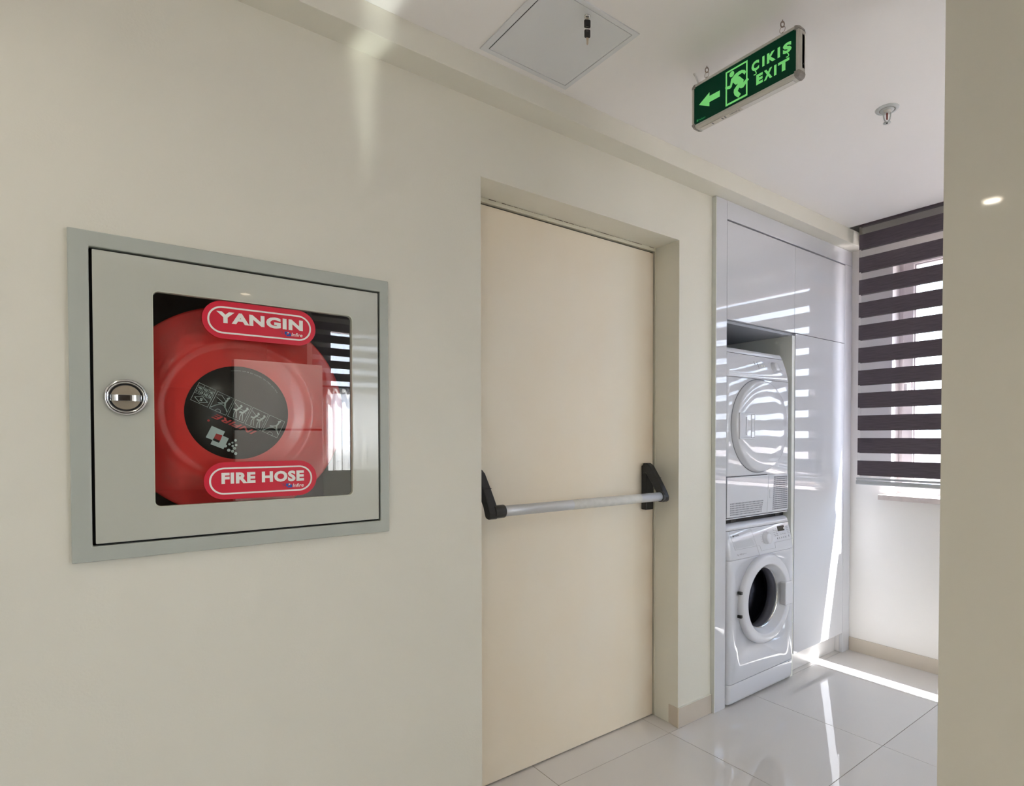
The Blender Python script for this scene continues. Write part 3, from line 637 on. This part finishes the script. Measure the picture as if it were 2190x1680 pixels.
# dryer door: shallow round door with ring groove, finger grip
TX, TZ = 2.523, 1.305
ydisc(MB(), [(.2275, TF-.0005), (.2270, TF-.0028), (.2215, TF-.0030)], TX, TZ, 96).build('door_groove', 'slot', td)
tdo = ydisc(MB(), [(.2235, TF-.001), (.2228, TF-.004), (.2175, TF-.0245), (.2145, TF-.0285), (.2095, TF-.0305), (.15, TF-.0335), (.0001, TF-.035)], TX, TZ, 96).build('door', 'appl', td)
D0 = TF-.0325
g = MB(); ring_prism(g, rrect(2.318, 2.440, 1.242, 1.364, .006), rrect(2.323, 2.435, 1.247, 1.359, .004), XZ, D0-.005, D0+.006); g.build('door_grip', 'applm', tdo, .0015)
MB().prism([(2.412, 1.249), (2.435, 1.249), (2.435, 1.357), (2.412, 1.357)], XZ, D0-.0045, D0+.003).build('grip_bar', 'appl', tdo, .002)
MB().prism([(2.323, 1.249), (2.411, 1.249), (2.411, 1.357), (2.323, 1.357)], XZ, D0-.001, D0+.002).build('grip_recess', mat('grip_shade', (.52, .53, .57), .3), tdo)
MB().prism([(2.372, 1.262), (2.382, 1.262), (2.382, 1.346), (2.372, 1.346)], XZ, D0-.004, D0+.001).build('grip_lip', 'applm', tdo, .002)
seamd = mat('dark_seam', (.03, .03, .04), .6)
box('seam', seamd, (2.268, 2.600, TF-.0022, TF, 1.0655, 1.0695), td); box('seam', sm, (2.600, 2.790, TF-.0022, TF, 1.066, 1.0685), td); box('seam', seamd, (2.268, 2.792, TF-.0018, TF, .8742, .8768), td)
fl = MB().prism([(2.268, .879), (2.596, .879), (2.609, 1.0635), (2.268, 1.0635)], XZ, TF-.0045, TF).build('filter_flap', 'appl', td, .0025, 3)
fr = MB().prism([(2.598, .879), (2.789, .879), (2.789, 1.0635), (2.611, 1.0635)], XZ, TF-.0040, TF).build('vent_panel', 'appl', td, .002, 3)
MB().prism(rrect(2.618, 2.640, .950, .995, .004), XZ, TF-.0062, TF-.003).build('flap_catch', 'appl', fr, .0012)
def slots(nm, parent, x0, rows, z1, z0, xr_top, xr_bot, cols, xl_bot=None):
    mb = MB()
    for r in range(rows):
        f = r/(rows-1); z = z1+(z0-z1)*f; a = x0+((xl_bot or x0)-x0)*f; b = xr_top+(xr_bot-xr_top)*f; h = abs(z1-z0)/(rows-1)*.31
        w = (b-a)/cols
        for c in range(cols): mb.box(a+w*(c+.14), a+w*(c+.78), TF-.0049, TF-.003, z-h, z+h)
    return mb.build(nm, 'slot', parent, weld=False, kind='stuff')
slots('vent_slots', fl, 2.291, 6, .941, .890, 2.564, 2.550, 24); slots('vent_slots', fr, 2.656, 17, 1.0515, .892, 2.781, 2.783, 13, 2.646)
for x in (2.36, 2.74): MB().box(x-.02, x+.02, 1.6342, 1.66, .8478, .8674).build('foot', 'black', td)
box('gap_shade_box', 'rubber', (2.272, 2.798, 1.636, 2.06, .8476, .8672), td)  # black box painting the shade in the gap under the dryer
for x in (2.30, 2.78): 
    for y in (1.66, 2.0): MB().tube([(x, y, 0), (x, y, .0145)], .02, 14).build('foot', 'rubber', wm)

# ================================================================== BLIND
bz = thing('zebra_blind', 'charcoal and sheer striped roller blind hanging at the window', 'blind', (3.34, .84, 1.0))
BY0, BY1, FX, RXX = -.66, 1.503, 3.330, 3.3445
bo = Vector(OFF[bz.name])
band = None
for i in range(12):
    zt = 2.4935-.1247*i; zl = Vector((FX, (BY0+BY1)/2, zt-.0405))-bo
    if band is None:
        h = (BY1-BY0)/2; band = MB().box(-.0004, .0004, -h, h, -.0405, .0405).build('band', 'blind'); band.parent = bz; band.location = zl
    else: share(band, 'band', bz, zl)
for i in range(12):
    zt = 2.4935-.1247*i; share(band, 'rear_band', bz, Vector((RXX, (BY0+BY1)/2-.004, zt-.0405-.003))-bo)
box('sheer', 'sheer', (FX+.0008, FX+.0010, BY0, BY1, 1.025, 2.50), bz); box('rear_sheer', 'sheer', (RXX-.0010, RXX-.0008, BY0, BY1-.008, 1.025, 2.50), bz)
MB().tube([(3.345, BY0, 2.515), (3.345, BY1, 2.515)], .022, 20).build('roller', 'blind', bz)
box('head_rail', 'rail', (3.32, 3.37, BY0-.01, BY1+.012, 2.54, 2.61), bz)
br = MB().prism(rrect(3.322, 3.353, .9885, 1.0115, .006, 4), lambda p, t: (p[0], t, p[1]), BY0, BY1+.004).build('bottom_rail', 'rail', bz)
MB().prism(rrect(3.326, 3.349, 1.0165, 1.0275, .004, 4), lambda p, t: (p[0], t, p[1]), BY0, BY1+.004).build('rail_top', 'rail', br)
MB().prism(rrect(3.3285, 3.3465, 1.0105, 1.0175, .002, 3), lambda p, t: (p[0], t, p[1]), BY0, BY1+.002).build('rail_insert', 'clear', br)
MB().tube([(3.355, BY1+.022, 2.47+.012*math.sin(t*.5)) for t in range(3)], .003, 8).build('chain_stub', 'rail', bz)

# ================================================================== EXIT SIGN
ex = thing('exit_sign', 'hanging green illuminated exit sign with arrow and running figure', 'sign', (1.503, 1.011, ZC))
SXF = 1.4885
Yl, Yr, Zb, Zt = 1.191, .833, 2.2225, 2.3575
prof = lambda: None
def bar(nm, m, pts_a, pts_b, parent):
    mb = MB(); n = len(pts_a); mb.add(list(pts_a)+list(pts_b), [tuple(range(n)), tuple(range(2*n-1, n-1, -1))]); mb.add(list(pts_a)+list(pts_b), [(i, n+i, n+(i+1) % n, (i+1) % n) for i in range(n)])
    return mb.build(nm, m, parent, .0012)
xs4 = (SXF-.002, SXF+.006, SXF+.026, SXF+.034)
def hprof(z0, s): return [(xs4[0], z0), (xs4[0], z0+s*.0075), (xs4[1], z0+s*.0105), (xs4[2], z0+s*.0105), (xs4[3], z0+s*.0075), (xs4[3], z0)]
cpt = .014
for nm, z0, s in (('top_profile', 2.349, 1), ('bottom_profile', 2.2315, -1)):
    p = hprof(z0, s); bar(nm, 'signalu', [(x, 1.181-.004, z) for x, z in p], [(x, .8415+.004, z) for x, z in p], ex)
for nm, y0, s in (('side_profile', 1.181, 1), ('side_profile', .8415, -1)):
    p = hprof(y0, s); bar(nm, 'signalu', [(x, y, 2.345) for x, y in p], [(x, y, 2.2355) for x, y in p], ex)
for y0, sy in ((1.181, 1), (.8415, -1)):
    for z0, sz in ((2.349, 1), (2.2315, -1)):
        mb = MB(); n = 5; rings = []
        prf = [(xs4[0]-.0006, .0080), (xs4[1], .0112), (xs4[2], .0112), (xs4[3]+.0006, .0080)]
        v = []
        for i in range(n):
            a = math.pi/2*i/(n-1)
            for x, d in prf: v.append((x, y0+sy*(-.004+(d+.004)*math.cos(a)), z0+sz*(-.004+(d+.004)*math.sin(a))))
        base = len(v); v += [(x, y0-sy*.004, z0-sz*.004) for x, d in prf]
        fs = [(i*4+k, i*4+k+1, (i+1)*4+k+1, (i+1)*4+k) for i in range(n-1) for k in range(3)]
        fs += [(base+k, base+k+1, k+1, k) for k in range(3)]+[(base+k, base+k+1, (n-1)*4+k+1, (n-1)*4+k) for k in range(3)]
        fs += [(base, i*4, (i+1)*4) for i in range(n-1)]+[(base+3, i*4+3, (i+1)*4+3) for i in range(n-1)]
        mb.add(v, fs); mb.build('corner_cap', 'cap', ex)
box('housing', 'signalu', (SXF+.004, SXF+.028, .8415, 1.181, 2.2315, 2.349), ex)
pn = box('green_panel', 'green', (SXF, SXF+.003, .8405, 1.182, 2.2305, 2.350), ex)
SP = lambda p, t: (SXF-.0007+t, p[0], p[1])
def sp(nm, pts): return MB().prism(pts, SP, 0, .0006).build(nm, 'glow', pn)
sp('arrow', [(1.1626, 2.2875), (1.1232, 2.3088), (1.1232, 2.2975), (1.0853, 2.2972), (1.0853, 2.2790), (1.1232, 2.2792), (1.1232, 2.2668)])
mb = MB(); ring_prism(mb, [(1.0645, 2.3398), (.9902, 2.3398), (.9902, 2.2389), (1.0645, 2.2389)], [(1.0598, 2.3352), (.9950, 2.3352), (.9950, 2.2445), (1.0598, 2.2445)], SP, 0, .0006); mb.build('doorway_outline', 'glow', pn)
sp('running_figure_head', [(1.0432+.0082*math.cos(t*math.pi/10), 2.3250+.0082*math.sin(t*math.pi/10)) for t in range(20)])
MB().prism([(1.0308, 2.3197), (1.020, 2.3212), (1.0092, 2.3208), (.9990, 2.3158), (.9950, 2.3084), (1.0005, 2.3029), (1.0045, 2.309), (1.0092, 2.3119), (1.017, 2.311), (1.0227, 2.3089), (1.0163, 2.3058), (1.0027, 2.2897), (1.0040, 2.283), (1.0074, 2.2804), (.9910, 2.2895), (.9855, 2.2828), (1.0042, 2.2679), (1.0121, 2.2689), (1.0177, 2.2736), (1.0225, 2.2662), (1.0120, 2.2531), (1.0207, 2.2458), (1.0330, 2.258), (1.0362, 2.2677), (1.0354, 2.2757), (1.0210, 2.2875), (1.0298, 2.2875), (1.0396, 2.2991), (1.0436, 2.2878), (1.049, 2.285), (1.0643, 2.2891), (1.0660, 2.2962), (1.0486, 2.2943), (1.0454, 2.3109)], SP, -.0002, .0005).build('running_figure_body', 'glow', pn)
sgn = lambda s, y0, y1, z0, z1, off, m='glow', nm='lettering': text(nm, s, m, pn, (SXF-.0008, 0, 0), (0, -1, 0), (0, 0, 1), (-y0, -y1, z0, z1), off)
for ch, y0, y1 in (('C', .9770, .9525), ('I', .9425, .9355), ('K', .9280, .9010), ('I', .8955, .8880), ('S', .8800, .8540)): sgn(ch, y0, y1, 2.2962, 2.3245, .06)
for yc in (.9650, .8660):
    mb = MB(); pts = [(yc+.0005, 2.2965), (yc-.0030, 2.2905), (yc-.0032, 2.2875), (yc-.0005, 2.2855), (yc+.0040, 2.2865)]
    for a, b in zip(pts, pts[1:]):
        d = Vector((b[0]-a[0], b[1]-a[1])).normalized(); nn = Vector((-d.y, d.x))*.0013; A, B = Vector(a)-d*.0006, Vector(b)+d*.0006
        mb.prism([A+nn, B+nn, B-nn, A-nn], SP, 0, .0005)
    mb.build('lettering', 'glow', pn)
for ch, y0, y1 in (('E', .9615, .9405), ('X', .9375, .9110), ('I', .9060, .8985), ('T', .8940, .8605)): sgn(ch, y0, y1, 2.2532, 2.2820, .06)
gd = mat('dim_green_print', (.02, .25, .08), .4, emit=(.02, .4, .1), es=.35)
sgn('Pelsan', 1.164, 1.138, 2.2385, 2.2440, .01, gd); MB().prism([(1.1705, 2.2385), (1.1665, 2.2385), (1.1665, 2.2450), (1.1705, 2.2450)], SP, 0, .0005).build('logo_mark', gd, pn)
zb_ = 2.2205
st = box('rating_label', 'sticker', (SXF+.009, SXF+.023, .855, 1.02, zb_-.0012, zb_+.0006), ex); st2 = box('rating_label', mat('cream_sticker', (.66, .63, .57), .5), (SXF+.009, SXF+.023, 1.022, 1.165, zb_-.0012, zb_+.0006), ex)
text('lettering', 'Pelsan', 'mark', st2, (0, 0, zb_-.0014), (0, 1, 0), (1, 0, 0), (1.027, 1.060, SXF+.012, SXF+.020), .01)
for y in (1.075, 1.085, 1.12): MB().box(SXF+.011, SXF+.021, y, y+.004, zb_-.0014, zb_-.0011).build('fine_print', 'mark', st2, weld=False)
box('switch_strip', 'cap', (SXF+.012, SXF+.024, .8310, .8320, 2.245, 2.335), ex); MB().tube([(SXF+.018, .8300, 2.256), (SXF+.018, .8318, 2.256)], .0022, 10).build('test_button', 'black', ex)
for y in (.8905, 1.1445):
    MB().tube([(1.503, y, ZC), (1.503, y, ZC-.008)], .0012, 8).build('ceiling_hook', 'wire', ex)
    MB().tube([(1.503+.0032*math.sin(t*math.pi/8), y-.0034*math.sin(t*math.pi/8), ZC-.0125+.0080*math.cos(t*math.pi/8)) for t in range(16)], .0016, 8, closed=True).build('link', 'wire', ex)
    MB().tube([(1.503, y+.0082*math.sin(t*math.pi/12), ZC-.0270+.0088*math.cos(t*math.pi/12)) for t in range(24)], .0007, 6, closed=True).build('split_ring', 'wire', ex)
    MB().tube([(1.503, y, ZC-.0345), (1.503, y, 2.355)], .0020, 8).build('eyelet', 'wire', ex)
MB().tube([(1.503, 1.194, ZC), (1.503, 1.187, ZC-.012), (1.503, 1.174, 2.357)], .0028, 8).build('power_cable', 'sticker', ex)

# ================================================================== SPRINKLER
SPX, SPY = 2.198, .901
sk = thing('fire_sprinkler', 'small white ceiling sprinkler head with red bulb', 'sprinkler', (SPX, SPY, ZC))
zf = lambda c, s, t: (SPX+c, SPY+s, ZC-t)
MB().lathe([(.0375, 0), (.0375, .001), (.036, .003), (.028, .0045), (.0245, .0045), (.0235, .0005)], zf, 48).build('escutcheon', 'sprk', sk)
MB().lathe([(.0250, .0047), (.0228, .0048)], zf, 40).build('gap_ring', 'cap', sk)
MB().lathe([(.0226, .0005), (.0222, .0056), (.012, .0056)], zf, 40).build('cup', 'sprk', sk)
MB().lathe([(.0125, .004), (.0125, .012), (.0100, .014), (.0001, .014)], zf, 24).build('base', 'signalu', sk)
ca, sa = math.cos(-YAW), math.sin(-YAW)
fr_ = []
for i in range(17):
    a = math.pi*i/16; r = .0125*math.cos(a); z = .010+.036*math.sin(a)**.8
    fr_.append((SPX+ca*r, SPY+sa*r, ZC-z))
MB().tube(fr_, .0022, 8).build('yoke', 'sprk', sk)
MB().tube([(SPX, SPY, ZC-.012), (SPX, SPY, ZC-.016), (SPX, SPY, ZC-.034), (SPX, SPY, ZC-.039)], [.0014, .0026, .0026, .0012], 12).build('bulb', 'bulb', sk)
MB().lathe([(.0001, .0465), (.0125, .0480), (.0125, .0488), (.0001, .0475)], zf, 24).build('deflector', 'sprk', sk)
MB().tube([(SPX, SPY, ZC-.045), (SPX, SPY, ZC-.0505)], .0026, 10).build('screw', 'rubber', sk)

# ================================================================== ACCESS PANEL + KEYS
ap = thing('access_panel', 'square grey metal access panel with lock in the ceiling', 'panel', (1.0675, 1.34, ZC))
mb = MB(); ring_prism(mb, [(.903, 1.172), (1.232, 1.172), (1.232, 1.508), (.903, 1.508)], [(.9235, 1.1865), (1.2165, 1.1865), (1.2165, 1.4915), (.9235, 1.4915)], XY, ZC-.0035, ZC-.0002); mb.build('frame', 'panel', ap, .001)
box('gap', 'rubber', (.9230, 1.2170, 1.1860, 1.4920, ZC-.0009, ZC-.0001), ap)
ad = box('door', 'panel', (.9265, 1.2150, 1.1880, 1.4902, ZC-.0030, ZC-.0010), ap, .0006)
KX, KY = 1.066, 1.2105
kz = lambda c, s, t: (KX+c, KY+s, ZC-t)
lk = MB().lathe([(.0092, .003), (.0092, .0055), (.0075, .0072), (.0001, .0072)], kz, 28).build('lock', 'chrome', ad)
ks = thing('key_ring', 'two black-headed keys on a wire ring hanging from ceiling lock', 'keys', (KX, KY, ZC-.0072))
cr, sr = math.cos(YAW-.12), -math.sin(YAW-.12)
KP = lambda p, t: (KX+p[0]*cr+t*(-sr), KY+p[0]*sr+t*cr, ZC-p[1])
k1 = MB(); ring_prism(k1, rrect(-.0088, .0088, .0125, .0345, .0035), rrect(-.004, .004, .0300, .0320, .0009), KP, -.0016, .0016); k1o = k1.build('key_head', 'black', ks, .0006)
MB().prism([(-.0028, .0068), (.0028, .0068), (.0028, .0130), (-.0028, .0130)], KP, -.0008, .0008).build('key_blade', 'brass', k1o)
MB().tube([KP((.0038*math.cos(t*math.pi/10), .0372+.0062*math.sin(t*math.pi/10)), .0006*math.cos(t*.9)) for t in range(20)], .0005, 6, closed=True).build('ring', 'brass', ks)
k2 = MB(); ring_prism(k2, rrect(-.0082, .0082, .0395, .0610, .0035), rrect(-.003, .003, .0416, .0438, .0009), KP, -.0016, .0016); k2o = k2.build('key_head', 'black', ks, .0006)
MB().prism([(-.0034, .0605), (.0034, .0605), (.0036, .0660), (.0028, .0670), (.0034, .0700), (.0026, .0730), (.0030, .0760), (.0014, .0800), (-.0010, .0800), (-.0024, .0770), (-.0024, .0680)], KP, -.0008, .0008).build('key_blade', 'brass', k2o)

# ================================================================== CEILING LAMPS (out of frame; two placed by reflections, the rest added for light)
def downlight(x, y, w, lab):
    d = thing('ceiling_downlight', lab, 'light', (x, y, ZC), 'recessed ceiling downlights')
    f = lambda c, s, t: (x+c, y+s, ZC-t)
    MB().lathe([(.050, 0), (.050, .003), (.044, .005), (.040, .003), (.038, .0005)], f, 32).build('ring', 'lampr', d)
    MB().lathe([(.0385, .001), (.0001, .0012)], f, 32).build('lens', 'lamp', d)
    L = bpy.data.lights.new('downlight', 'AREA'); L.shape = 'DISK'; L.size = .07; L.energy = w; L.color = LAMP_COL; L.spread = math.radians(150)
    o = bpy.data.objects.new('downlight_lamp', L); COL.objects.link(o); o.parent = d; o.location = (0, 0, -.007)
downlight(.943, -1.999, LAMP_W, 'recessed downlight in the kitchen ceiling above the refrigerator')
downlight(-.435, .9234, LAMP_W*.6, 'recessed downlight in the corridor ceiling before the hose cabinet')
downlight(-.45, -.75, LAMP_W, 'added downlight in the ceiling between corridor and kitchen')
downlight(1.1, -1.05, LAMP_W*2.2, 'added downlight brightening the refrigerator front')  # extra lamp, added to brighten the refrigerator front
downlight(2.75, -.9, LAMP_W*.6, 'added downlight in the ceiling behind the pillar')
downlight(-1.7, .3, LAMP_W, 'added downlight at the closed end of the corridor')
# added spot standing in for reflected sunlight: the soft streak high on the wall
G = bpy.data.lights.new('glint_stand_in_spot', 'SPOT'); G.energy = GLINT_W; G.spot_size = math.radians(15); G.spot_blend = .8; G.shadow_soft_size = .02; G.color = (.93, 1, .9)
go = bpy.data.objects.new('glint_stand_in_spot', G); COL.objects.link(go)
gp0 = Vector((.75, .48, .05)); gt = Vector((.605, 1.50, 2.36)); go.location = gp0
dv = (gt-gp0).normalized(); zz = -dv; xx = Vector((0, 0, 1)).cross(zz).normalized(); yy = zz.cross(xx)
tilt = math.radians(4); xr = xx*math.cos(tilt)+yy*math.sin(tilt); yr = yy*math.cos(tilt)-xx*math.sin(tilt)
mw = Matrix.Identity(4)
for i in range(3): mw[i][0], mw[i][1], mw[i][2], mw[i][3] = xr[i]*.16, yr[i], zz[i], gp0[i]
go.matrix_world = mw

# ================================================================== KITCHEN SIDE (behind the camera)
fg = thing('refrigerator', 'white two-door refrigerator reflected in the hose cabinet glass', 'refrigerator', (1.11, -1.9, 0))
box('body', 'fridge', (.795, 1.428, -2.23, -1.66, .03, 1.835), fg, .004); box('lower_door', 'fridge', (.795, 1.428, -1.655, -1.60, .06, 1.305), fg, .006); box('freezer_door', 'fridge', (.795, 1.428, -1.655, -1.60, 1.320, 1.832), fg, .006)
box('gasket', 'rubber', (.800, 1.423, -1.66, -1.605, 1.3055, 1.3195), fg)
box('badge', 'alu', (1.36, 1.41, -1.602, -1.598, 1.335, 1.342), fg)
for x in (.85, 1.37): MB().tube([(x, -1.75, 0), (x, -1.75, .032)], .02, 12).build('foot', 'black', fg)
kc = thing('kitchen_cabinet', 'tall dark wood kitchen cabinet beside the refrigerator', 'cabinet', (-.2, -1.95, 0))
box('carcass', 'wood', (-1.20, .785, -2.245, -1.64, 0, 2.39), kc)
for k in range(4):
    a = -1.198+.4955*k
    for z0, z1 in ((.10, .88), (.884, 1.60), (1.604, 2.385)):
        dd_ = box('cabinet_door', 'wood', (a+.002, a+.493, -1.638, -1.62, z0, z1), kc, .0015)
ok = thing('bridge_cabinet', 'dark wood cabinet above the refrigerator', 'cabinet', (1.11, -1.95, 1.86))
box('carcass', 'wood', (.79, 1.44, -2.245, -2.09, 1.86, 2.39), ok)
for a, b in ((.792, 1.113), (1.117, 1.438)): box('cabinet_door', 'wood', (a, b, -2.088, -2.07, 1.865, 2.385), ok, .0015)
kt = thing('kitchen_curtain', 'gathered white net curtain across the kitchen window', 'curtain', (2.3, YF+.09, .95))
mb = MB(); n_ = 220; r0 = [(1.50+1.65*i/n_, YF+.085+.018*math.sin(i*.62)+.006*math.sin(i*1.7)) for i in range(n_+1)]
mb.add([(x, y, .95) for x, y in r0]+[(x, y, 1.70) for x, y in r0], [(i, i+1, n_+2+i, n_+1+i) for i in range(n_)], True); mb.build('net', MT['curtain'], kt)
MB().tube([(1.48, YF+.085, 1.70), (3.17, YF+.085, 1.70)], .006, 10).build('rod', 'alu', kt)
b2_ = thing('kitchen_blind', 'half-lowered striped blind at the kitchen window', 'blind', (2.3, YF+.03, 1.73))
bnd = None
for i in range(6):
    lc_ = Vector((2.3, YF+.04, 2.30-.115*i-.035))-Vector(OFF[b2_.name])
    if bnd is None: bnd = MB().box(-.78, .78, -.0005, .0005, -.036, .036).build('band', 'blind'); bnd.parent = b2_; bnd.location = lc_
    else: share(bnd, 'band', b2_, lc_)
box('sheer', 'sheer', (1.52, 3.08, YF+.042, YF+.0425, 1.69, 2.36), b2_); box('bottom_rail', 'rail', (1.52, 3.08, YF+.03, YF+.05, 1.655, 1.69), b2_); MB().tube([(1.52, YF+.04, 2.37), (3.08, YF+.04, 2.37)], .022, 16).build('roller', 'blind', b2_)

# ================================================================== OUTSIDE
gr = box('ground', 'earth', (-400, 900, -900, 900, -14.2, -14.0)); tag(gr, 'dry reddish open ground far below the window', 'ground', kind='structure')
for x, y, w, d, h, lab in ((150, 10, 26, 14, 6.5, 'low wide rendered building far beyond the window'), (210, 52, 14, 14, 12.0, 'tall narrow rendered building far beyond the window'), (260, 96, 20, 16, 9.5, 'mid-height rendered building with roof parapet far beyond the window')):
    bt_ = thing('far_building', lab, 'building', (x, y, -14), 'far buildings outside the window')
    box('walls', 'build', (x, x+d, y, y+w, -14, -14+h), bt_); box('parapet', 'build', (x-.3, x+d+.3, y-.3, y+w+.3, -14+h, -14+h+.5), bt_)
    wn = None
    for fl_ in range(int(h//3)):
        for c in range(int(w//3)):
            loc = Vector((x-.03, y+1.5+3*c, -14+1.7+3*fl_))-Vector(OFF[bt_.name])
            if wn is None: wn = MB().box(-.05, .05, -.6, .6, -.7, .7).build('window', 'led'); wn.parent = bt_; wn.location = loc
            else: share(wn, 'window', bt_, loc)
